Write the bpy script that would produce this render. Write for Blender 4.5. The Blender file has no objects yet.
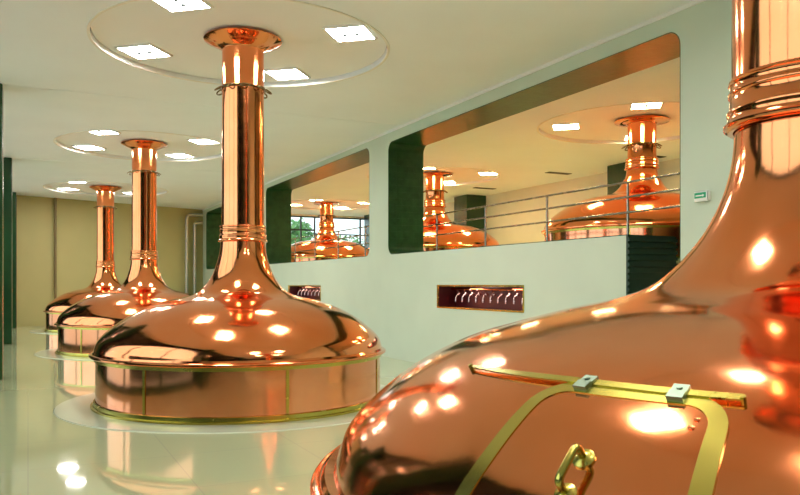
import bpy, bmesh, math, random
from mathutils import Vector, Matrix
random.seed(7)
S = bpy.context.scene
COL = S.collection
PI = math.pi
A = math.radians(26.38)                 # the hall runs 26 degrees left of the camera axis
CA, SA = math.cos(A), math.sin(A)
ROT = Matrix.Rotation(A, 4, 'Z')
def W(n, u, z=0.0):                     # hall frame (n across, u along) -> world
    return Vector((n*CA - u*SA, n*SA + u*CA, z))

# ------------------------------------------------------------------ helpers
def tag(o, label=None, cat=None, group=None, kind=None):
    if label: o['label'] = label
    if cat: o['category'] = cat
    if group: o['group'] = group
    if kind: o['kind'] = kind
    return o
def obj(name, bm, mat, parent=None, smooth=None, hall=False):
    if hall: bm.transform(ROT)
    bmesh.ops.recalc_face_normals(bm, faces=bm.faces)
    me = bpy.data.meshes.new(name); bm.to_mesh(me); bm.free()
    if isinstance(mat, (list, tuple)):
        for m in mat: me.materials.append(m)
    else: me.materials.append(mat)
    if smooth:
        for p in me.polygons: p.use_smooth = True
        me.set_sharp_from_angle(angle=math.radians(smooth))
    o = bpy.data.objects.new(name, me); COL.objects.link(o)
    if parent: o.parent = parent
    return o
def struct(name, bm, mat, smooth=None, hall=True, parent=None):
    o = obj(name, bm, mat, parent, smooth, hall)
    if not parent: o['kind'] = 'structure'
    return o
def thing(name, label, cat, loc=(0,0,0), rz=0.0, group=None):
    o = bpy.data.objects.new(name, None); COL.objects.link(o)
    o.location = loc; o.rotation_euler = (0,0,rz); o.empty_display_size = .2
    return tag(o, label, cat, group)
def copy_tree(o, parent=None):
    c = o.copy(); COL.objects.link(c)
    if parent: c.parent = parent
    for ch in list(o.children): copy_tree(ch, c)
    return c
def B(): return bmesh.new()
def box(bm, x0,x1,y0,y1,z0,z1):
    v = [bm.verts.new((x,y,z)) for z in (z0,z1) for y in (y0,y1) for x in (x0,x1)]
    for f in ((0,1,3,2),(4,5,7,6),(0,1,5,4),(2,3,7,6),(0,2,6,4),(1,3,7,5)):
        bm.faces.new([v[i] for i in f])
    return v
def bevel(bm, w, seg=2):
    bmesh.ops.bevel(bm, geom=list(bm.edges), offset=w, segments=seg, affect='EDGES', profile=.5)
def lathe(bm, prof, seg=96, cx=0, cy=0, closed=False):
    rings = []
    for r, z in prof:
        if r < 1e-5: rings.append([bm.verts.new((cx,cy,z))])
        else: rings.append([bm.verts.new((cx+r*math.cos(2*PI*i/seg), cy+r*math.sin(2*PI*i/seg), z)) for i in range(seg)])
    pairs = list(zip(rings, rings[1:])) + ([(rings[-1], rings[0])] if closed else [])
    for a, b in pairs:
        for i in range(seg):
            j = (i+1) % seg
            if len(a) == 1 and len(b) == 1: continue
            if len(a) == 1: bm.faces.new((a[0], b[j], b[i]))
            elif len(b) == 1: bm.faces.new((a[i], a[j], b[0]))
            else: bm.faces.new((a[i], a[j], b[j], b[i]))
def tube(bm, pts, r, seg=10, closed=False, caps=True):
    pts = [Vector(p) for p in pts]; n = len(pts); rings = []
    t0 = (pts[1]-pts[0]).normalized()
    up = Vector((0,0,1)) if abs(t0.z) < .9 else Vector((1,0,0))
    nrm = t0.cross(up).normalized()
    for i, p in enumerate(pts):
        if closed: t = (pts[(i+1)%n]-pts[i-1]).normalized()
        else: t = (pts[min(i+1,n-1)]-pts[max(i-1,0)]).normalized()
        nrm = (nrm - t*nrm.dot(t)).normalized(); bi = t.cross(nrm)
        rr = r[i] if isinstance(r, (list,tuple)) else r
        rings.append([bm.verts.new(p + nrm*rr*math.cos(2*PI*k/seg) + bi*rr*math.sin(2*PI*k/seg)) for k in range(seg)])
    rng = range(n) if closed else range(n-1)
    for i in rng:
        a, b = rings[i], rings[(i+1)%n]
        for k in range(seg):
            bm.faces.new((a[k], a[(k+1)%seg], b[(k+1)%seg], b[k]))
    if not closed and caps:
        bm.faces.new(rings[0]); bm.faces.new(rings[-1])
def torus(bm, R, z, r, seg=72, cs=8, sx=1.0):
    lathe(bm, [(R + sx*r*math.cos(2*PI*k/cs), z + r*math.sin(2*PI*k/cs)) for k in range(cs)], seg, closed=True)
def catmull(P, sub=6):
    out = []
    for i in range(len(P)-1):
        p0 = P[max(i-1,0)]; p1 = P[i]; p2 = P[i+1]; p3 = P[min(i+2,len(P)-1)]
        for k in range(sub):
            t = k/sub
            out.append(tuple(.5*((2*b) + (-a+c)*t + (2*a-5*b+4*c-d)*t*t + (-a+3*b-3*c+d)*t**3) for a,b,c,d in zip(p0,p1,p2,p3)))
    out.append(tuple(P[-1]))
    return out
def rrect(u0,u1,z0,z1, r, seg=6):
    pts = []
    for cx, cz, a0 in ((u1-r,z1-r,0),(u0+r,z1-r,90),(u0+r,z0+r,180),(u1-r,z0+r,270)):
        for k in range(seg+1):
            a = math.radians(a0 + 90*k/seg); pts.append((cx+r*math.cos(a), cz+r*math.sin(a)))
    return pts
def plate(bm, outer, holes, to3, d0, d1):
    """flat plate with holes: to3(a,b,d) maps the outline; d0/d1 are its two faces"""
    t = bmesh.new(); loops = []
    for L in [outer]+holes:
        vs = [t.verts.new((a,b,0)) for a,b in L]
        loops.append(vs)
        for i in range(len(vs)): t.edges.new((vs[i], vs[(i+1)%len(vs)]))
    bmesh.ops.triangle_fill(t, use_beauty=True, use_dissolve=False, edges=list(t.edges), normal=(0,0,1))
    t.verts.index_update()
    co = [(v.co.x, v.co.y) for v in t.verts]
    fr = [bm.verts.new(to3(a,b,d0)) for a,b in co]; bk = [bm.verts.new(to3(a,b,d1)) for a,b in co]
    for f in t.faces:
        ix = [v.index for v in f.verts]
        bm.faces.new([fr[i] for i in ix]); bm.faces.new([bk[i] for i in reversed(ix)])
    for vs in loops:
        ix = [v.index for v in vs]
        for i in range(len(ix)):
            a, b = ix[i], ix[(i+1)%len(ix)]
            bm.faces.new((fr[a], fr[b], bk[b], bk[a]))
    t.free()

# ------------------------------------------------------------------ materials
def mat(name, color, rough=.5, metal=0.0, spec=.5, coat=0.0):
    m = bpy.data.materials.new(name); m.use_nodes = True
    b = m.node_tree.nodes['Principled BSDF']
    b.inputs['Base Color'].default_value = (*color, 1); b.inputs['Roughness'].default_value = rough
    b.inputs['Metallic'].default_value = metal; b.inputs['Specular IOR Level'].default_value = spec
    b.inputs['Coat Weight'].default_value = coat
    return m, m.node_tree, b
def noise(nt, scale, detail=3, vec=None, rough=.5):
    n = nt.nodes.new('ShaderNodeTexNoise'); n.inputs['Scale'].default_value = scale; n.inputs['Detail'].default_value = detail
    n.inputs['Roughness'].default_value = rough
    if vec is None:
        tc = nt.nodes.new('ShaderNodeTexCoord'); vec = tc.outputs['Object']
    nt.links.new(vec, n.inputs['Vector']); return n
def ramp(nt, fac, stops):
    r = nt.nodes.new('ShaderNodeValToRGB'); nt.links.new(fac, r.inputs['Fac'])
    e = r.color_ramp.elements
    while len(e) < len(stops): e.new(.5)
    for el, (p, c) in zip(e, stops): el.position = p; el.color = (*c, 1)
    return r
def maprange(nt, val, a, b):
    m = nt.nodes.new('ShaderNodeMapRange'); nt.links.new(val, m.inputs['Value'])
    m.inputs['To Min'].default_value = a; m.inputs['To Max'].default_value = b; return m
def bump(nt, b, h, strength, dist):
    n = nt.nodes.new('ShaderNodeBump'); n.inputs['Strength'].default_value = strength; n.inputs['Distance'].default_value = dist
    nt.links.new(h, n.inputs['Height']); nt.links.new(n.outputs['Normal'], b.inputs['Normal'])
def metal(name, c1, c2, r0, r1, wav=.15, ws=3.0, dist=.004):
    m, nt, b = mat(name, c1, .2, 1.0)
    n = noise(nt, 2.2, 4); cr = ramp(nt, n.outputs['Fac'], [(.3, c1), (.7, c2)])
    nt.links.new(cr.outputs['Color'], b.inputs['Base Color'])
    n2 = noise(nt, 7, 5); mr = maprange(nt, n2.outputs['Fac'], r0, r1); nt.links.new(mr.outputs['Result'], b.inputs['Roughness'])
    n3 = noise(nt, ws, 2); n4 = noise(nt, ws*6, 3)
    ma = nt.nodes.new('ShaderNodeMath'); ma.operation = 'MULTIPLY_ADD'; ma.inputs[1].default_value = .10
    nt.links.new(n4.outputs['Fac'], ma.inputs[0]); nt.links.new(n3.outputs['Fac'], ma.inputs[2])
    bump(nt, b, ma.outputs[0], wav, dist)
    return m
def paint(name, c, var=.04, rough=.6, spec=.3):
    m, nt, b = mat(name, c, rough, spec=spec)
    n = noise(nt, .8, 4)
    cr = ramp(nt, n.outputs['Fac'], [(.3, tuple(x*(1-var) for x in c)), (.7, tuple(min(1,x*(1+var)) for x in c))])
    nt.links.new(cr.outputs['Color'], b.inputs['Base Color'])
    n2 = noise(nt, 90, 2); bump(nt, b, n2.outputs['Fac'], .05, .002)
    return m

COPPER = metal('polished_copper', (.94,.285,.10), (.95,.34,.145), .055, .15, .45, 1.9, .008)
COPPER_DRUM = metal('copper_sheet', (.91,.32,.16), (.93,.38,.21), .07, .15, .3, 2.0)
BRASS = metal('brass', (.52,.43,.08), (.60,.50,.12), .18, .32, .1, 9.0, .001)
DARKWIRE = metal('aged_brass_wire', (.13,.09,.035), (.18,.12,.05), .25, .4, .1, 9.0, .001)
STEEL = metal('brushed_steel', (.31,.27,.21), (.39,.35,.28), .2, .32, .05, 12.0, .001)
CLIP = metal('grey_green_clip_metal', (.24,.31,.24), (.32,.39,.30), .35, .5, .1, 12.0, .001)
TAPM = metal('pinkish_chrome', (.72,.50,.48), (.80,.58,.55), .2, .32, .05, 12.0, .001)
RIB = paint('ribbed_green_paint', (.018,.05,.032), .2, .35, .5)
PIPE = metal('grey_pipe_metal', (.40,.42,.37), (.47,.49,.43), .35, .5, .05, 12., .001)
WALL = paint('pale_green_white_paint', (.545,.63,.505))
CEIL = paint('ceiling_white_paint', (.84,.90,.92), .02)
DISC = paint('ceiling_disc_paint', (.85,.88,.86), .02)
LIP = paint('ceiling_lip_paint', (.80,.79,.70), .02, .4)
OLIVE = paint('olive_tan_paint', (.44,.41,.19))
CREAM = paint('cream_paint', (.74,.70,.56))
DARKWALL = paint('dark_brown_paint', (.10,.075,.05))
FRAMEWHITE = paint('white_frame_paint', (.8,.8,.76), .02, .4)
GREENPAINT = paint('dark_green_gloss_paint', (.012,.05,.018), .2, .22, .5)
BLACKISH = paint('charcoal_frame_paint', (.03,.035,.035), .1, .4)
WINE = paint('wine_red_lining', (.10,.010,.012), .2, .3, .5)
SOIL = paint('outdoor_paving', (.60,.62,.55), .1, .9)
REFLDARK = paint('reflection_block_dark', (.05,.06,.04), .4, .9)  # dark tone of the added block that the closest kettle mirrors
BARK = paint('bark', (.10,.07,.04), .3, .9)
PAD = paint('kettle_ring_terrazzo', (.60,.63,.48), .03, .12, .5)

def tile_mat():
    m, nt, b = mat('dark_green_glazed_tile', (.015,.05,.02), .34, spec=.22)
    tc = nt.nodes.new('ShaderNodeTexCoord'); mp = nt.nodes.new('ShaderNodeMapping')
    mp.inputs['Rotation'].default_value = (0,0,-A); nt.links.new(tc.outputs['Object'], mp.inputs['Vector'])
    sx = nt.nodes.new('ShaderNodeSeparateXYZ'); nt.links.new(mp.outputs['Vector'], sx.inputs['Vector'])
    def grid(sock):
        f = nt.nodes.new('ShaderNodeMath'); f.operation = 'MULTIPLY'; f.inputs[1].default_value = 1/.145; nt.links.new(sock, f.inputs[0])
        g = nt.nodes.new('ShaderNodeMath'); g.operation = 'PINGPONG'; g.inputs[1].default_value = .5; nt.links.new(f.outputs[0], g.inputs[0])
        h = nt.nodes.new('ShaderNodeMath'); h.operation = 'GREATER_THAN'; h.inputs[1].default_value = .022; nt.links.new(g.outputs[0], h.inputs[0])
        return h
    a, c, d = grid(sx.outputs['X']), grid(sx.outputs['Y']), grid(sx.outputs['Z'])
    q = nt.nodes.new('ShaderNodeMath'); q.operation = 'MULTIPLY'; nt.links.new(a.outputs[0], q.inputs[0]); nt.links.new(d.outputs[0], q.inputs[1])
    n = noise(nt, 5, 3); cr = ramp(nt, n.outputs['Fac'], [(.3,(.008,.045,.014)),(.7,(.018,.080,.026))])
    nt.links.new(cr.outputs['Color'], b.inputs['Base Color'])
    n2 = noise(nt, 9, 3); ad = nt.nodes.new('ShaderNodeMath'); ad.operation = 'ADD'; nt.links.new(q.outputs[0], ad.inputs[0]); nt.links.new(n2.outputs['Fac'], ad.inputs[1])
    bump(nt, b, ad.outputs[0], .6, .006)
    return m
TILE = tile_mat()

def floor_mat():
    m, nt, b = mat('polished_cream_floor', (.56,.59,.39), .07, spec=.6, coat=.35)
    b.inputs['Coat Roughness'].default_value = .04
    tc = nt.nodes.new('ShaderNodeTexCoord'); mp = nt.nodes.new('ShaderNodeMapping')
    mp.inputs['Rotation'].default_value = (0,0,-A); nt.links.new(tc.outputs['Object'], mp.inputs['Vector'])
    br = nt.nodes.new('ShaderNodeTexBrick'); br.offset = 0; br.inputs['Scale'].default_value = 1
    br.inputs['Brick Width'].default_value = 1.2; br.inputs['Row Height'].default_value = 1.2
    br.inputs['Mortar Size'].default_value = .006
    br.inputs['Color1'].default_value = (.545,.575,.345,1); br.inputs['Color2'].default_value = (.56,.59,.36,1)
    br.inputs['Mortar'].default_value = (.50,.52,.34,1)
    nt.links.new(mp.outputs['Vector'], br.inputs['Vector']); nt.links.new(br.outputs['Color'], b.inputs['Base Color'])
    n = noise(nt, 1.3, 3); mr = maprange(nt, n.outputs['Fac'], .025, .055); nt.links.new(mr.outputs['Result'], b.inputs['Roughness'])
    return m
FLOOR = floor_mat()
GFLOOR = paint('gallery_floor_tile', (.72,.70,.42), .06, .25, .5)

def emit(name, c, s):
    m = bpy.data.materials.new(name); m.use_nodes = True; nt = m.node_tree; nt.nodes.clear()
    e = nt.nodes.new('ShaderNodeEmission'); e.inputs['Color'].default_value = (*c,1); e.inputs['Strength'].default_value = s
    o = nt.nodes.new('ShaderNodeOutputMaterial'); nt.links.new(e.outputs[0], o.inputs[0]); return m
LAMP = emit('lamp_diffuser', (1.0,.97,.90), 46)
LAMP_G = emit('lamp_diffuser_warm', (1.0,.85,.44), 48)
NICHELAMP = emit('recess_lamp', (1.0,.80,.70), 5)

def glass_mat():
    m = bpy.data.materials.new('window_glass'); m.use_nodes = True; nt = m.node_tree; nt.nodes.clear()
    t = nt.nodes.new('ShaderNodeBsdfTransparent'); t.inputs['Color'].default_value = (.93,.97,.95,1)
    g = nt.nodes.new('ShaderNodeBsdfGlossy'); g.inputs['Roughness'].default_value = .02
    f = nt.nodes.new('ShaderNodeFresnel'); f.inputs['IOR'].default_value = 1.3
    mx = nt.nodes.new('ShaderNodeMixShader'); o = nt.nodes.new('ShaderNodeOutputMaterial')
    nt.links.new(f.outputs[0], mx.inputs[0]); nt.links.new(t.outputs[0], mx.inputs[1]); nt.links.new(g.outputs[0], mx.inputs[2])
    nt.links.new(mx.outputs[0], o.inputs[0]); return m
GLASS = glass_mat()
def leaf_mat():
    m, nt, b = mat('tree_leaf', (.10,.26,.06), .6)
    n = noise(nt, 1.5, 3); cr = ramp(nt, n.outputs['Fac'], [(.3,(.07,.22,.06)),(.7,(.20,.40,.13))])
    nt.links.new(cr.outputs['Color'], b.inputs['Base Color'])
    return m
LEAF = leaf_mat()

# ------------------------------------------------------------------ the setting
CZ, DZ = 4.94, 5.01                     # ceiling, raised ceiling discs
NF, NB = 7.05, 7.92                     # faces of the long wall
NL, NG = -.95, 15.5                     # glazed side, gallery back
U0, U1 = -8.0, 34.3
GZ = 1.95                               # gallery floor
SILL, HEAD, HEAD2 = 2.24, 4.69, 4.76
KET = {'hall': [(3.058,2.111), (2.669,10.275), (2.51,18.94), (2.43,28.1)], 'gal': [(11.4,11.7), (11.27,20.3), (11.24,29.6)]}
ALLK = KET['hall'] + KET['gal']

bm = B(); box(bm, NL-.3, NF+.02, U0, U1+.4, -.2, 0); struct('floor', bm, FLOOR)
DR = 2.03
def circ(n,u,r,seg=72): return [(n+r*math.cos(2*PI*k/seg), u+r*math.sin(2*PI*k/seg)) for k in range(seg)]
bm = B()
plate(bm, [(NL-.3,U0-.2),(NG+.2,U0-.2),(NG+.2,U1+.5),(NL-.3,U1+.5)], [circ(n+.08,u+.24,DR) for n,u in ALLK], lambda a,b,d:(a,b,d), CZ, CZ+.12)
struct('ceiling', bm, CEIL)
bm = B(); box(bm, NL-.3, NG+.2, U0-.2, U1+.5, CZ+.125, CZ+.3); struct('ceiling_slab', bm, CEIL)
for n,u in ALLK:
    bm = B(); lathe(bm, [(0,DZ),(DR-.012,DZ),(DR-.012,DZ+.05),(0,DZ+.05)], 72, n+.08, u+.24); struct('ceiling_disc', bm, DISC, 30)
    bm = B(); lathe(bm, [(DR-.002,CZ-.012),(DR+.035,CZ-.012),(DR+.035,CZ-.0005),(DR-.002,CZ-.0005),(DR-.002,DZ+.04),(DR-.010,DZ+.04)][:4], 72, n+.08, u+.24, closed=True)
    struct('trim_1', bm, LIP, 30)

# long wall with its two openings, stair doorway and two valve recesses
HOLE_W = [ (15.8,24.2), (25.2,33.5) ]
NICHE = [ (9.78,12.6,1.14,1.585), (19.0,21.8,1.14,1.565) ]
def L_open(r=.2, seg=6):
    pts = [(6.6,.0005)]
    for cx,cz,a0,a1,rr in ((6.6+r,HEAD-r,180,90,r),(14.8-r,HEAD-r,90,0,r),(14.8-r,SILL+r,0,-90,r)):
        for k in range(seg+1):
            a = math.radians(a0+(a1-a0)*k/seg); pts.append((cx+rr*math.cos(a), cz+rr*math.sin(a)))
    pts += [(7.52,SILL),(7.52,.0005)]
    return pts
Lp = L_open()
outer = [(U0,0)] + Lp + [(U1+.3,0),(U1+.3,CZ-.0005),(U0,CZ-.0005)]
holes = [rrect(a,b,SILL,HEAD2,.2) for a,b in HOLE_W] + [[(a,c),(b,c),(b,d),(a,d)] for a,b,c,d in NICHE]
bm = B(); plate(bm, outer, holes, lambda a,b,d:(d,a,b), NF, NB); struct('wall_right', bm, WALL)
def lining(name, loop, closed, t=.012):
    """tile lining that follows an opening, inside it"""
    n = len(loop); bm = B(); inn = []
    for i in range(n):
        p = Vector(loop[i]); a = Vector(loop[i-1]) if (closed or i) else None; b = Vector(loop[(i+1)%n]) if (closed or i<n-1) else None
        d = ((p-a).normalized() if a is not None else Vector((0,0))) + ((b-p).normalized() if b is not None else Vector((0,0)))
        d.normalize(); nr = Vector((d.y,-d.x))
        if a is not None and b is not None:
            c = max(.5, nr.dot(Vector(((b-p).normalized().y, -(b-p).normalized().x)))); s = t/c
        else: s = t
        inn.append(p + nr*s)
    q = [[bm.verts.new((d,p[0],p[1])) for p in L] for L in (loop, inn) for d in (NF+.002, NB-.002)]
    m = n if closed else n-1
    for i in range(m):
        j = (i+1)%n
        for a,b in ((0,1),(1,3),(3,2),(2,0)): bm.faces.new((q[a][i], q[a][j], q[b][j], q[b][i]))
    if not closed:
        for i in (0,n-1): bm.faces.new((q[0][i], q[1][i], q[3][i], q[2][i]))
    return struct(name, bm, TILE, 30)
lining('trim_2', Lp[:-2]+[(7.52,SILL)], False)
for k,(a,b) in enumerate(HOLE_W):
    lining('trim_%d'%(k+3), list(reversed(rrect(a,b,SILL,HEAD2,.2))), True)
# ribbed dark panel on the end of the low wall beside the stair
bm = B(); box(bm, NF, NB, 7.490, 7.519, .9, SILL+.004)
for k in range(16):
    z = .92 + k*.083; box(bm, NF, NB, 7.462, 7.490, z, z+.046)
struct('wall_panel', bm, RIB)
for k,u in enumerate((-2.0,6.2,14.2,22.4)):
    bm = B(); box(bm, NL-.1, NF-.03, u-.03, u+.03, CZ-.006, CZ-.0005); struct('trim_%d'%(k+6), bm, CEIL)
# cornice line along the ceiling
bm = B(); box(bm, NF-.02, NF, U0, U1, CZ-.05, CZ-.001); struct('trim_5', bm, FRAMEWHITE)

# back wall of the hall is a little askew
bm = B()
p = [(NL-.3,31.3),(NF,34.2),(NF,34.5),(NL-.3,31.6)]
v = [[bm.verts.new((a,b,z)) for a,b in p] for z in (0,CZ-.0005)]
bm.faces.new(v[0]); bm.faces.new(v[1])
for i in range(4): bm.faces.new((v[0][i],v[0][(i+1)%4],v[1][(i+1)%4],v[1][i]))
struct('wall_back', bm, OLIVE)
bm = B(); box(bm, NL-.3, NF, U0-.2, U0, 0, CZ); struct('wall_front', bm, DARKWALL)
bm = B(); box(bm, NF, NG, U0-.2, U0, 0, CZ); struct('wall_gallery_front', bm, CREAM)
bm = B(); box(bm, NG, NG+.2, U0-.2, U1+.4, 0, CZ); struct('wall_gallery', bm, CREAM)
bm = B(); box(bm, NB, NG, U1, U1+.2, -.2, GZ+.15); box(bm, NB, NG, U1, U1+.2, 4.86, CZ); struct('wall_gallery_end', bm, CREAM)
# gallery floor with a stair well
bm = B(); box(bm, NB, 9.0, U0, 6.6, GZ-.3, GZ); box(bm, NB, 9.0, 7.52, U1, GZ-.3, GZ); box(bm, 9.0, NG, U0, U1, GZ-.3, GZ)
struct('floor_gallery', bm, GFLOOR)
bm = B()
for k in range(11):
    h = GZ*(k+1)/11
    box(bm, 5.95+.277*k, 5.95+.277*(k+1) if k<10 else 8.998, 6.63, 7.46, 0 if k==0 else GZ*k/11-.001, h) if k<1 else box(bm, 5.95+.277*k, 5.95+.277*(k+1), 6.63, 7.46, max(0,h-.36), h)
o = struct('stairs', bm, GFLOOR)

# glazed side of the hall: windows between dark green pillars
PU = [-2.0, 6.2, 14.4, 22.6, 30.9]
for u in PU:
    bm = B(); box(bm, NL-.25, NL+.57, u-.28, u+.28, 0, CZ-.001); bevel(bm, .02); struct('pillar', bm, GREENPAINT)
edges = [U0] + PU + [31.4]
wn = 0
for a,b in zip(edges, edges[1:]):
    a2 = a+.281 if a != U0 else a; b2 = b-.281 if b != 31.4 else b
    if b2-a2 < 1: continue
    wn += 1
    bm = B(); box(bm, NL-.14, NL-.02, a2, b2, .0, .12); box(bm, NL-.14, NL-.02, a2, b2, CZ-.14, CZ-.001)
    nn = 4
    for k in range(nn+1):
        u = a2 + (b2-a2-.07)*k/nn; box(bm, NL-.13, NL-.03, u, u+.07, .12, CZ-.14)
    w = struct('window_%d'%wn, bm, GREENPAINT)
    bm = B(); box(bm, NL-.085, NL-.075, a2, b2, .12, CZ-.14); obj('pane', bm, GLASS, w, hall=True)
# glazed end of the gallery
wn += 1
bm = B()
z0, z1 = GZ+.15, 4.86
box(bm, NB, NG, U1+.04, U1+.12, z0, z0+.06); box(bm, NB, NG, U1+.04, U1+.12, z1-.06, z1)
for n in (NB, 9.9, 11.7, 12.4, 14.8, NG-.07): box(bm, n, n+.07, U1+.04, U1+.12, z0, z1)
box(bm, NB, 12.4, U1+.03, U1+.1, 4.16, 4.24); box(bm, 12.4, NG, U1+.03, U1+.1, 4.0, 4.06)
w = struct('window_%d'%wn, bm, BLACKISH)
bm = B(); box(bm, NB, NG, U1+.075, U1+.085, z0, z1); obj('pane', bm, GLASS, w, hall=True)
# gallery pillars
for u in (7.9, 16.1, 24.6, 33.2):
    bm = B(); box(bm, 14.65, NG-.001, u-.68, u+.28, GZ, CZ-.001); bevel(bm, .02); struct('pillar', bm, GREENPAINT)
# outdoors
bm = B(); box(bm, -60, 60, -40, 110, -.6, -.21); struct('ground', bm, SOIL)
bm = B(); box(bm, -4.4, -4.0, -6, 11, -.21, 1.9); struct('reflection_block', bm, REFLDARK)  # unseen block, added to put a dark patch in the closest kettle's reflection

# pale rings in the floor round the kettles
for i,(n,u) in enumerate(KET['hall']):
    e = .1115 if i == 0 else .0115
    bm = B(); lathe(bm, [(1.7,0.0005),(2.39,.0005),(2.38,e),(1.7,e)], 96, n, u, closed=True); struct('floor_ring', bm, PAD, 30)

# ------------------------------------------------------------------ kettles
DOME = catmull([(1.92,.715),(1.905,.78),(1.855,.875),(1.74,.985),(1.57,1.115),(1.36,1.235),(1.17,1.312),(.95,1.375),(.76,1.418),(.61,1.475),(.505,1.575),(.42,1.705),(.36,1.86),(.318,2.02),(.302,2.175)], 6)
def arc(bm, R, z0, z1, a, w, t):
    """a strap on a drum of radius R"""
    vs = []
    for rr in (R, R+t):
        for z in (z0, z1):
            for k in range(4):
                an = a + (k/3-.5)*w/R; vs.append(bm.verts.new((rr*math.cos(an), rr*math.sin(an), z)))
    q = lambda r,z,k: vs[r*8+z*4+k]
    for k in range(3):
        bm.faces.new((q(1,0,k),q(1,0,k+1),q(1,1,k+1),q(1,1,k))); bm.faces.new((q(0,0,k),q(0,0,k+1),q(0,1,k+1),q(0,1,k)))
        bm.faces.new((q(0,1,k),q(0,1,k+1),q(1,1,k+1),q(1,1,k))); bm.faces.new((q(0,0,k),q(0,0,k+1),q(1,0,k+1),q(1,0,k)))
    for k in (0,3): bm.faces.new((q(0,0,k),q(0,1,k),q(1,1,k),q(1,0,k)))
def make_kettle(top, ring_z, strips=7, a0=math.radians(-62.8)-A, rs=1.0, dome=None, chim=.284, dzc=0.0, fl=1.0):
    cr = lambda P: [(r*chim/.284 if r < .36 else r, z) for r, z in P]
    ds = lambda P: [(r*rs, z) for r, z in P]
    root = thing('brew_kettle', 'x', 'brew kettle')
    bm = B(); lathe(bm, ds([(0,.0),(1.90,.0),(1.90,.64),(1.7,.64),(1.7,.06),(0,.06)]), 128); obj('drum', bm, COPPER_DRUM, root, 30)
    bm = B(); lathe(bm, ds([(1.905,.0),(1.96,.0),(1.96,.022),(1.93,.03),(1.925,.072),(1.905,.08)]), 128, closed=True)
    o = obj('base_band', bm, BRASS, root, 30); o['label'] = 'brass band round the foot of the drum'
    bm = B(); lathe(bm, ds([(1.905,.595),(1.917,.595),(1.917,.638),(1.905,.638)]), 128, closed=True); o = obj('top_band', bm, BRASS, root, 30); o['label'] = 'thin brass band under the rim'
    bm = B(); lathe(bm, ds([(1.8,.642),(1.962,.642),(1.978,.655),(1.978,.672),(1.962,.686),(1.94,.690),(1.925,.715),(1.8,.715)]), 128, closed=True); obj('rim', bm, COPPER, root, 40)
    for k in range(strips):
        bm = B(); arc(bm, 1.902*rs, .085, .59, a0 + 2*PI*k/strips, .035, .008); o = obj('drum_strip', bm, BRASS, root, 30); o['label'] = 'upright brass cover strip'
    bm = B(); lathe(bm, dome or [(r*rs if z < 1.9 else r, z if z < 1.3 else 1.3+(z-1.3)*(.875+dzc)/.875) for r, z in DOME], 160); obj('dome', bm, COPPER, root, 60)
    bm = B()
    ch = [(.294,2.165+dzc),(.290,2.4+dzc),(.284,ring_z-.06),(.290,ring_z-.03),(.290,ring_z+.0),(.284,ring_z+.03),(.284,top-.16),(.286,top-.01)]
    lathe(bm, cr(ch), 96); obj('chimney', bm, COPPER, root, 60)
    bm = B(); lathe(bm, [(r*rs if r > .3 else r*chim/.284, z+dzc) for r, z in [(.285,2.165),(.322,2.165),(.334,2.175),(.336,2.19),(.324,2.202),(.317,2.228),(.323,2.238),(.323,2.250),(.314,2.260),(.310,2.315),(.318,2.323),(.318,2.333),(.310,2.341),(.310,2.370),(.317,2.377),(.315,2.388),(.285,2.395)]], 96)
    obj('collar', bm, COPPER, root, 50)
    bm = B(); torus(bm, .308*rs, ring_z, .012, 64, 8); nl = 9
    for k in range(nl):
        a = 2*PI*(k+.5)/nl; c = Vector((math.cos(a),math.sin(a),0)); tn = Vector((-math.sin(a),math.cos(a),0))
        tube(bm, [c*(.338*rs + .048*math.cos(t)) + tn*.062*math.sin(t) + Vector((0,0,ring_z-.015-.03*math.cos(t))) for t in [2*PI*i/16 for i in range(16)]], .0105, 6, closed=True)
    o = obj('loop_ring', bm, DARKWIRE, root, 60); o['label'] = 'dark wire ring with loops round the chimney'
    bm = B(); lathe(bm, ds([(.283,top-.09-.10*fl),(.30,top-.08-.085*fl),(.40,top-.065-.05*fl),(.522,top-.055),(.532,top-.045),(.528,top-.036),(.42,top-.03),(.30,top-.002),(.283,top-.002)]), 96, closed=True); obj('ceiling_flange', bm, COPPER, root, 50)
    return root
GROUP = 'copper brew kettles'
K = []
hall_lab = ['huge copper brew kettle closest to the camera with brass framed hatch',
            'copper brew kettle standing whole in mid hall with brass strips on drum',
            'copper brew kettle half hidden behind the big mid hall kettle',
            'smallest copper brew kettle by the olive back wall, reddish drum']
gal_lab = ['copper brew kettle on gallery behind the stair and ribbed panel',
           'copper brew kettle on gallery beside dark green tiled reveal of the large opening',
           'copper brew kettle on gallery before the bright end window']
P1 = .112                               # the closest kettle stands a little higher and is a little wider
DOME1 = catmull([(2.0821,.715),(2.0617,.78),(2.0204,.875),(1.9162,.985),(1.7509,1.115),(1.5202,1.235),(1.2746,1.312),(1.0395,1.375),(.8486,1.418),(.6883,1.475),(.5636,1.575),(.4584,1.705),(.3794,1.86),(.3355,2.02),(.3218,2.175)], 6)
big = make_kettle(DZ-P1, 4.28-P1, rs=1.10, dome=DOME1, chim=.328)
src = make_kettle(DZ-.012, 4.28)
for i,(n,u) in enumerate(KET['hall']):
    o = big if i == 0 else src if i == 1 else copy_tree(src)
    o.location = W(n,u,P1 if i == 0 else .012); o.rotation_euler = (0,0,A)
    tag(o, hall_lab[i], 'brew kettle', GROUP); K.append(o)
PG = GZ + .08
srcg = make_kettle(DZ-PG, 4.47-PG, rs=1.04, dzc=-.23, fl=0.0)
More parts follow.
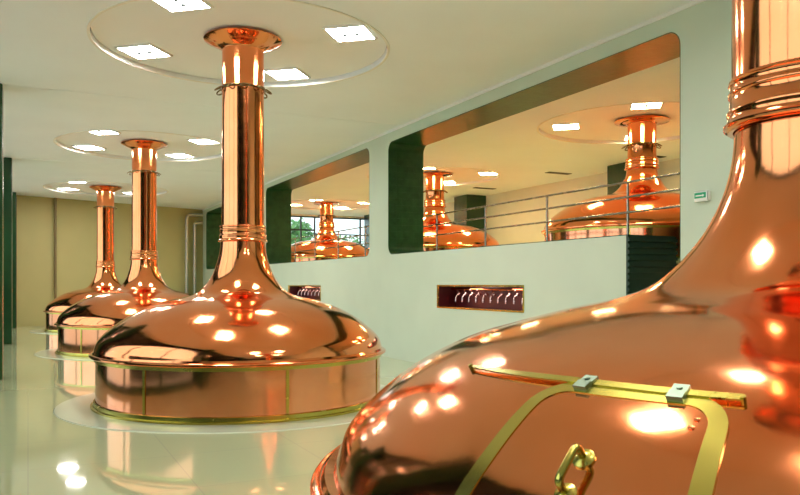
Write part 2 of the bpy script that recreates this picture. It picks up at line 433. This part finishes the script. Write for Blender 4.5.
for i,(n,u) in enumerate(KET['gal']):
    o = srcg if i == 0 else copy_tree(srcg)
    o.location = W(n,u,PG); o.rotation_euler = (0,0,A)
    tag(o, gal_lab[i], 'brew kettle', GROUP); K.append(o)
    bm = B(); lathe(bm, [(0,GZ),(2.2,GZ),(2.2,GZ+.0795),(0,GZ+.0795)], 96, n, u); struct('floor_ring', bm, PAD, 30)

# hatch on the closest kettle: azimuth (degrees, world) and distance up the dome from its rim
SL = [0.0]
for p,q in zip(DOME1, DOME1[1:]): SL.append(SL[-1] + math.hypot(q[0]-p[0], q[1]-p[1]))
def dome_at(s):
    for i in range(len(SL)-1):
        if s <= SL[i+1]:
            t = (s-SL[i])/(SL[i+1]-SL[i]); p, q = DOME1[i], DOME1[i+1]; break
    r, z = p[0]+(q[0]-p[0])*t, p[1]+(q[1]-p[1])*t
    p, q = DOME1[max(i-2,0)], DOME1[i+3]; d = Vector((q[0]-p[0], q[1]-p[1])).normalized()
    return r, z, d                      # d: up the dome
def on_dome(az, s, off):
    r, z, d = dome_at(s); a = math.radians(az) - A
    rr, zz = r + d.y*off, z - d.x*off
    return Vector((rr*math.cos(a), rr*math.sin(a), zz))
AZ0, AZ1, S0, S1 = -145.0, -125.2, .06, .680
def hatch_loop(inset_az, inset_s, rad_az, rad_s, seg=8, n=10):
    a0, a1, s0, s1 = AZ0+inset_az, AZ1-inset_az, S0+inset_s, S1-inset_s
    pts = []
    cs = [((a1-rad_az, s1-rad_s),0),((a0+rad_az, s1-rad_s),90),((a0+rad_az, s0+rad_s),180),((a1-rad_az, s0+rad_s),270)]
    for i,((ca,c),t0) in enumerate(cs):
        arc_ = [(ca+rad_az*math.cos(math.radians(t0+90*k/seg)), c+rad_s*math.sin(math.radians(t0+90*k/seg))) for k in range(seg+1)]
        pts += arc_
        (na,nc),nt0 = cs[(i+1)%4]
        nx = (na+rad_az*math.cos(math.radians(nt0)), nc+rad_s*math.sin(math.radians(nt0)))
        for k in range(1,n): pts.append((arc_[-1][0]+(nx[0]-arc_[-1][0])*k/n, arc_[-1][1]+(nx[1]-arc_[-1][1])*k/n))
    return pts
big_k = K[0]
Lo = hatch_loop(0,0,3.9,.125); Li = hatch_loop(1.55,.046,2.5,.082)
def band(bm, L1, L2, o0, o1, o2=None):
    o2 = o1 if o2 is None else o2
    q = [[bm.verts.new(on_dome(a,s,o)) for a,s in L] for L,o in ((L1,o0),(L1,o1),(L2,o2),(L2,o0))]
    n = len(L1)
    for i in range(n):
        j = (i+1)%n
        for k in range(4): bm.faces.new((q[k][i], q[k][j], q[(k+1)%4][j], q[(k+1)%4][i]))
ca, cs_ = (AZ0+AZ1)/2, (S0+S1)/2
bm = B(); prev = None
for m in range(0, 11):
    f = 1 - m/10
    if m == 10:
        c = bm.verts.new(on_dome(ca, cs_, .007))
        for i in range(len(prev)): bm.faces.new((prev[i], prev[(i+1)%len(prev)], c))
    else:
        cur = [bm.verts.new(on_dome(ca+(a-ca)*f, cs_+(s-cs_)*f, .007)) for a,s in Li]
        if prev:
            for i in range(len(cur)): bm.faces.new((prev[i], prev[(i+1)%len(cur)], cur[(i+1)%len(cur)], cur[i]))
        else:
            low = [bm.verts.new(on_dome(a, s, -.004)) for a,s in Li]
            for i in range(len(cur)): bm.faces.new((low[i], low[(i+1)%len(cur)], cur[(i+1)%len(cur)], cur[i]))
        prev = cur
door = obj('hatch_door', bm, COPPER, big_k, 40); door['label'] = 'curved copper hatch door'
bm = B(); band(bm, Lo, Li, -.004, .009, .010)
fr = obj('hatch_frame', bm, BRASS, door, 35); fr['label'] = 'brass frame round the hatch'
# brass hinge bar that follows the dome under its two clips
bm = B(); rings = []
for k in range(25):
    az = -160.6 + (160.6-124.6)*k/24; t = k/24
    hw = .005 + .008*min(1, t/.35); sc = .668 + .018*min(1, t/.5) - .004*max(0, t-.6)/.4
    rings.append([bm.verts.new(on_dome(az, sc+x, o_)) for x,o_ in ((-hw,.009),(hw,.009),(hw,.015),(-hw,.015))])
for p,q in zip(rings, rings[1:]):
    for k in range(4): bm.faces.new((p[k], p[(k+1)%4], q[(k+1)%4], q[k]))
bm.faces.new(rings[0]); bm.faces.new(rings[-1])
for az,sc in ((-160.5,.668),(-124.7,.680)): tube(bm, [on_dome(az,sc,-.002), on_dome(az,sc,.019)], .008, 10)
o = obj('hinge_bar', bm, BRASS, big_k, 35); o['label'] = 'slim brass hinge bar'
for az in (-140.15, -130.3):
    bm = B(); a = math.radians(az)-A; er = Vector((math.cos(a), math.sin(a), 0)); et = Vector((math.sin(a), -math.cos(a), 0))
    r_, z_, d_ = dome_at(.675); es = er*d_.x + Vector((0,0,d_.y)); en = er*d_.y - Vector((0,0,d_.x)); p0 = er*r_ + Vector((0,0,z_))
    for (xa,xb,sa,sb,na,nb) in ((-.022,.022,-.034,.034,.009,.021),(-.022,.022,-.036,-.002,.021,.026)):
        v8 = [bm.verts.new(p0+et*x+es*y+en*w_) for x in (xa,xb) for y in (sa,sb) for w_ in (na,nb)]
        for f in ((0,1,3,2),(4,5,7,6),(0,1,5,4),(2,3,7,6),(0,2,6,4),(1,3,7,5)): bm.faces.new([v8[i] for i in f])
    tube(bm, [p0+es*.012+en*.018, p0+es*.012+en*.027], .008, 12)
    o = obj('hinge_clip', bm, CLIP, big_k, 35); o['label'] = 'grey green metal hinge clip'
bm = B(); ha = -135.25
pts = [(.393,.006),(.394,.04),(.392,.053),(.386,.060),(.376,.063),(.30,.063),(.290,.060),(.284,.053),(.282,.04),(.282,.006)]
tube(bm, [on_dome(ha, s, o_) for s,o_ in pts], .011, 12)
for s in (.393,.282):
    tube(bm, [on_dome(ha,s,.004), on_dome(ha,s,.012), on_dome(ha,s,.014), on_dome(ha,s,.020)], [.031,.031,.024,.014], 18)
    for dz in (-1,1): tube(bm, [on_dome(ha+dz*.55,s,.011), on_dome(ha+dz*.55,s,.015)], .005, 8)
o = obj('handle', bm, BRASS, door, 50); o['label'] = 'brass pull handle'
for az,s in ((-127.82,.581),(-127.98,.548)):
    bm = B(); tube(bm, [on_dome(az,s,.006), on_dome(az,s,.010), on_dome(az,s,.0125)], [.008,.008,.004], 12); obj('rivet', bm, COPPER, door, 50)


# ------------------------------------------------------------------ ceiling lights, four to a disc
def make_light(diff):
    r = thing('ceiling_light', 'x', 'ceiling light'); s = .265
    bm = B()
    plate(bm, [(-s-.03,-s-.03),(s+.03,-s-.03),(s+.03,s+.03),(-s-.03,s+.03)], [[(-s,-s),(s,-s),(s,s),(-s,s)]], lambda a,b,d:(a,b,d), -.03, -.002); obj('light_frame', bm, FRAMEWHITE, r)
    bm = B(); box(bm, -s+.001, s-.001, -s+.001, s-.001, -.022, -.003); obj('diffuser', bm, diff, r)
    for sx in (-.085,.085):
        bm = B(); lathe(bm, [(0,-.05),(.02,-.05),(.034,-.036),(.034,-.0225),(0,-.0225)], 16, sx, 0); o = obj('lamp_holder', bm, BLACKISH, r, 30)
        bm = B(); tube(bm, [(sx,0,-.04),(sx+(.07 if sx>0 else -.07),.03,-.034)], .008, 8); obj('lamp_cap', bm, STEEL, o, 30)
    return r
LL = ['above the closest kettle', 'round mid hall kettle chimney', 'round half hidden hall kettle chimney',
      'near olive back wall', 'on gallery behind the stair', 'on gallery by tiled reveal', 'on gallery before end window']
POS = ['far side', 'window side', 'near side', 'long wall side']
for ki,(n,u) in enumerate(ALLK):
    base = make_light(LAMP if ki < 4 else LAMP_G)
    for q in range(4):
        o = base if q == 0 else copy_tree(base)
        a = math.radians(49+90*q); dn = .02 if ki < 4 else .16; rl = 1.55 if q == 1 else 1.62
        o.location = W(n+dn+rl*math.cos(a), u+.18+rl*math.sin(a), DZ); o.rotation_euler = (0,0,A+a)
        tag(o, 'square ceiling light %s, %s of its disc' % (LL[ki], POS[q]), 'ceiling light', 'square ceiling lights')
for k,(n,u) in enumerate([(15.0,14.6),(14.75,18.1),(14.7,22.1)]):
    r = thing('ceiling_vent', ['dark slot vent in gallery ceiling beyond the chimney behind the stair','dark slot vent in gallery ceiling between the other two vents','dark slot vent in gallery ceiling close to the green pillar'][k], 'vent', W(n-.45,u,CZ), A, 'slot vents in gallery ceiling')
    bm = B(); plate(bm, [(-.42,-.11),(.42,-.11),(.42,.11),(-.42,.11)], [[(-.4,-.09),(.4,-.09),(.4,.09),(-.4,.09)]], lambda a,b,d:(a,b,d), -.015, -.001); obj('vent_frame', bm, BLACKISH, r)
    bm = B()
    for j in range(5): box(bm, -.4,.4, -.085+.037*j, -.065+.037*j, -.012, -.002)
    obj('vent_slats', bm, BLACKISH, r)

# ------------------------------------------------------------------ gallery railing
r = thing('gallery_railing', 'slim steel railing with three rails along the gallery edge', 'railing', W(8.05,7.62,GZ), A)
n0 = 14
for k in range(1, n0):
    y = -.02+.95+1.95*(k-1) if k else 0.0
    bm = B(); tube(bm, [(0,y,.0),(0,y,1.17)], .020, 10); lathe(bm, [(0,.0),(.05,.0),(.05,.012),(0,.012)], 16, 0, y); o = obj('post', bm, STEEL, r, 40)
L = .93+1.95*(n0-2)
for z in (1.17,.95,.72):
    bm = B(); tube(bm, [(-.03,-.25,z),(-.03,L,z)], .017, 10); obj('rail', bm, STEEL, r, 40)

# ------------------------------------------------------------------ valve recesses
def recess(u0,u1,z0,z1,label):
    d = .42
    r = thing('wall_recess', label, 'recess', W(NF,u0,z0), A)
    w, h = u1-u0, z1-z0
    bm = B(); t = .008; e = .002
    box(bm, d,d+.02, e,w-e, e,h-e); box(bm, .02,d, e,w-e, e,e+t); box(bm, .02,d, e,w-e, h-e-t,h-e); box(bm, .02,d, e,e+t, e,h-e); box(bm, .02,d, w-e-t,w-e, e,h-e)
    obj('lining', bm, WINE, r)
    bm = B(); f = .03
    for q in ((e,w-e,e,f),(e,w-e,h-f,h-e),(e,f,f,h-f),(w-f,w-e,f,h-f)): box(bm, -.012, .019, q[0],q[1],q[2],q[3])
    o = obj('frame', bm, BRASS, r); o['label'] = 'thin brass frame'
    for c in (.3,.78):
        bm = B(); box(bm, .1,.3, w*(1-c)-.2,w*(1-c)+.2, h-.028,h-.011); o = obj('strip_lamp', bm, NICHELAMP, r); o['label'] = 'small lit strip lamp'
    bm = B(); tube(bm, [(.31,.03,.36),(.31,w-.03,.36)], .022, 10); o = obj('manifold_pipe', bm, COPPER, r, 40)
    return r
def make_tap():
    t = thing('tap', 'x', 'tap')
    bm = B(); tube(bm, [(0,0,0),(-.05,0,0),(-.09,0,-.02),(-.11,0,-.06),(-.112,0,-.14)], [.016,.016,.016,.015,.017], 10); obj('spout', bm, TAPM, t, 50)
    bm = B(); lathe(bm, [(0,-.02),(.024,-.02),(.026,0),(.02,.03),(.012,.035),(0,.04)], 14, -.045, 0); obj('valve_body', bm, TAPM, t, 50)
    bm = B(); tube(bm, [(-.045,0,.03),(-.075,0,.075),(-.09,0,.085)], [.009,.010,.013], 8); o = obj('lever', bm, TAPM, t, 50)
    return t
recess(*NICHE[0], 'long dark red recess in the white wall with row of small taps, fully in view')
recess(*NICHE[1], 'dark red wall recess partly hidden behind the mid hall kettle dome')
base = make_tap(); first = True
for (u0,u1,z0,z1),cnt,lab,gr in ((NICHE[0],11,'small chrome tap in the row inside the fully visible red recess','taps in the fully visible recess'),(NICHE[1],9,'small chrome tap in the wall recess partly hidden by a kettle','taps in the half hidden recess')):
    for k in range(cnt):
        o = base if first else copy_tree(base); first = False
        o.location = W(NF+.29, u0+.06+(u1-u0-.46)*k/(cnt-1), z0+.27); o.rotation_euler = (0,0,A)
        tag(o, lab, 'tap', gr)

# ------------------------------------------------------------------ small things on the walls
r = thing('exit_sign', 'small green emergency sign box on the white wall beside the opening', 'sign', W(NF,6.25,2.62), A)
bm = B(); box(bm, -.055,-.001, -.10,.10, -.06,.06); bevel(bm, .008); obj('housing', bm, FRAMEWHITE, r, 40)
GREEN = paint('sign_green', (.03,.36,.17), .05, .3)
bm = B(); box(bm, -.058,-.0545, -.075,.088, -.022,.042); o = obj('sign_panel', bm, GREEN, r); o['label'] = 'green sign panel'
bm = B(); box(bm, -.060,-.0575, -.03,.07, .000,.014)
v = [bm.verts.new((x,y,z)) for x in (-.060,-.0575) for y,z in ((-.03,-.010),(-.03,.026),(-.055,.007))]
bm.faces.new(v[:3]); bm.faces.new(v[3:])
for i in range(3): bm.faces.new((v[i],v[(i+1)%3],v[3+(i+1)%3],v[3+i]))
o = obj('arrow', bm, FRAMEWHITE, r); o['label'] = 'pale arrow'

def backwall_u(n): return 31.3 + (n-(NL-.3))*(34.2-31.3)/(NF-NL+.3)
def pipe(name, label, pts, rad, m, group=None):
    o = bpy.data.objects.new(name, None); COL.objects.link(o); o.location = W(*pts[0]); tag(o, label, 'pipe', group)
    base = o.location.copy()
    bm = B(); tube(bm, [W(*p)-base for p in pts], rad, 12); obj('pipe_run', bm, m, o, 50)
    bm = B()
    for z in (1.0, 2.6, 4.2):
        n,u = pts[0][0], pts[0][1]
        c = W(n,u,z)-base; lathe(bm, [(rad*.9,c.z-.02),(rad+.012,c.z-.02),(rad+.012,c.z+.02),(rad*.9,c.z+.02)], 14, c.x, c.y, closed=True)
        e = W(n,backwall_u(n)-.01,z)-base; tube(bm, [c, e], .012, 6)
    obj('bracket', bm, m, o)
BRPIPE = paint('brown_pipe_paint', (.22,.17,.08), .1, .4)
def pu(n, d=.12): return backwall_u(n)-d
pipe('wall_pipe', 'thin brown pipe up the olive back wall at its window end', [(-.42,pu(-.42),0.0),(-.42,pu(-.42),4.93)], .05, BRPIPE, 'brown pipes on back wall')
pipe('wall_pipe', 'thin brown pipe up the olive back wall above the smallest kettle', [(.95,pu(.95),0.0),(.95,pu(.95),4.93)], .05, BRPIPE, 'brown pipes on back wall')
n1, n2 = 6.25, 6.62
pipe('wall_pipe', 'pale grey pipe up the back wall, farther from the wall corner', [(n1,pu(n1,.2),0.0),(n1,pu(n1,.2),4.45),(n1+.03,pu(n1,.2),4.58),(n1+.12,pu(n1,.2),4.64),(6.95,pu(n1,.2),4.66)], .075, PIPE, 'pale pipes in corner')
pipe('wall_pipe', 'pale grey pipe up the back wall in the corner by the long wall', [(n2,pu(n2,.2),0.0),(n2,pu(n2,.2),4.15),(n2+.03,pu(n2,.2),4.26),(n2+.1,pu(n2,.2),4.31),(6.97,pu(n2,.2),4.33)], .075, PIPE, 'pale pipes in corner')

# ------------------------------------------------------------------ trees outside the end window
def tree(n,u,h,rad,label,seed):
    rd = random.Random(seed)
    r = thing('tree', label, 'tree', W(n,u,-.21), rd.random()*6, 'trees outside the end window')
    bm = B(); tube(bm, [(0,0,0),(.05,.02,h*.3),(.0,.1,h*.55),(.1,.0,h*.85)], [.16,.13,.09,.04], 8)
    for k in range(6):
        a = k*1.05; z = h*(.4+.07*k); tube(bm, [(0,.05,z),(rad*.6*math.cos(a),rad*.6*math.sin(a),z+.6)], [.05,.02], 6)
    obj('trunk', bm, BARK, r, 50)
    bm = B()
    cl = [(Vector((rd.gauss(0,.45)*rad, rd.gauss(0,.45)*rad, h*(.35+.6*rd.random()))), rad*(.3+.25*rd.random())) for _ in range(16)]
    for c,cr in cl:
        for _ in range(230):
            d = Vector((rd.gauss(0,1),rd.gauss(0,1),rd.gauss(0,1))).normalized()*cr*(.6+.4*rd.random())
            p = c+d; s = .10+.08*rd.random()
            x = Vector((rd.gauss(0,1),rd.gauss(0,1),rd.gauss(0,1))).normalized(); y = x.cross(d).normalized()
            bm.faces.new([bm.verts.new(p+x*s), bm.verts.new(p+y*s*.5), bm.verts.new(p-x*s), bm.verts.new(p-y*s*.5)])
    obj('foliage', bm, LEAF, r)
tree(14.6,46,5.6,1.9,'green leafy tree outside the end window, beside the tiled reveal',3)
tree(17.6,50,4.4,2.0,'green leafy tree outside the end window, behind the kettle chimney',5)
tree(20.6,49,4.9,1.9,'green leafy tree outside the end window, by the green pillar',9)

# ------------------------------------------------------------------ sky, camera, view
w = bpy.data.worlds.new('overcast_sky'); S.world = w; w.use_nodes = True
bg = w.node_tree.nodes['Background']; bg.inputs['Color'].default_value = (.80,.92,1.0,1); bg.inputs['Strength'].default_value = 1.65
cam = bpy.data.cameras.new('camera'); co = bpy.data.objects.new('camera', cam); COL.objects.link(co)
co.location = (0,0,1.6); co.rotation_euler = (PI/2,0,0)
cam.sensor_width = 36; cam.lens = 36*750/800
cam.shift_y = (284-247.5)/800; cam.clip_start = .05; cam.clip_end = 300
S.camera = co
vs = S.view_settings; vs.view_transform = 'Standard'; vs.look = 'None'; vs.gamma = 1; vs.use_curve_mapping = False; vs.exposure = 0.58
cy = S.cycles
cy.use_denoising = True; cy.max_bounces = 10; cy.diffuse_bounces = 5; cy.glossy_bounces = 7; cy.sample_clamp_indirect = 6; cy.transparent_max_bounces = 12
cy.caustics_reflective = True
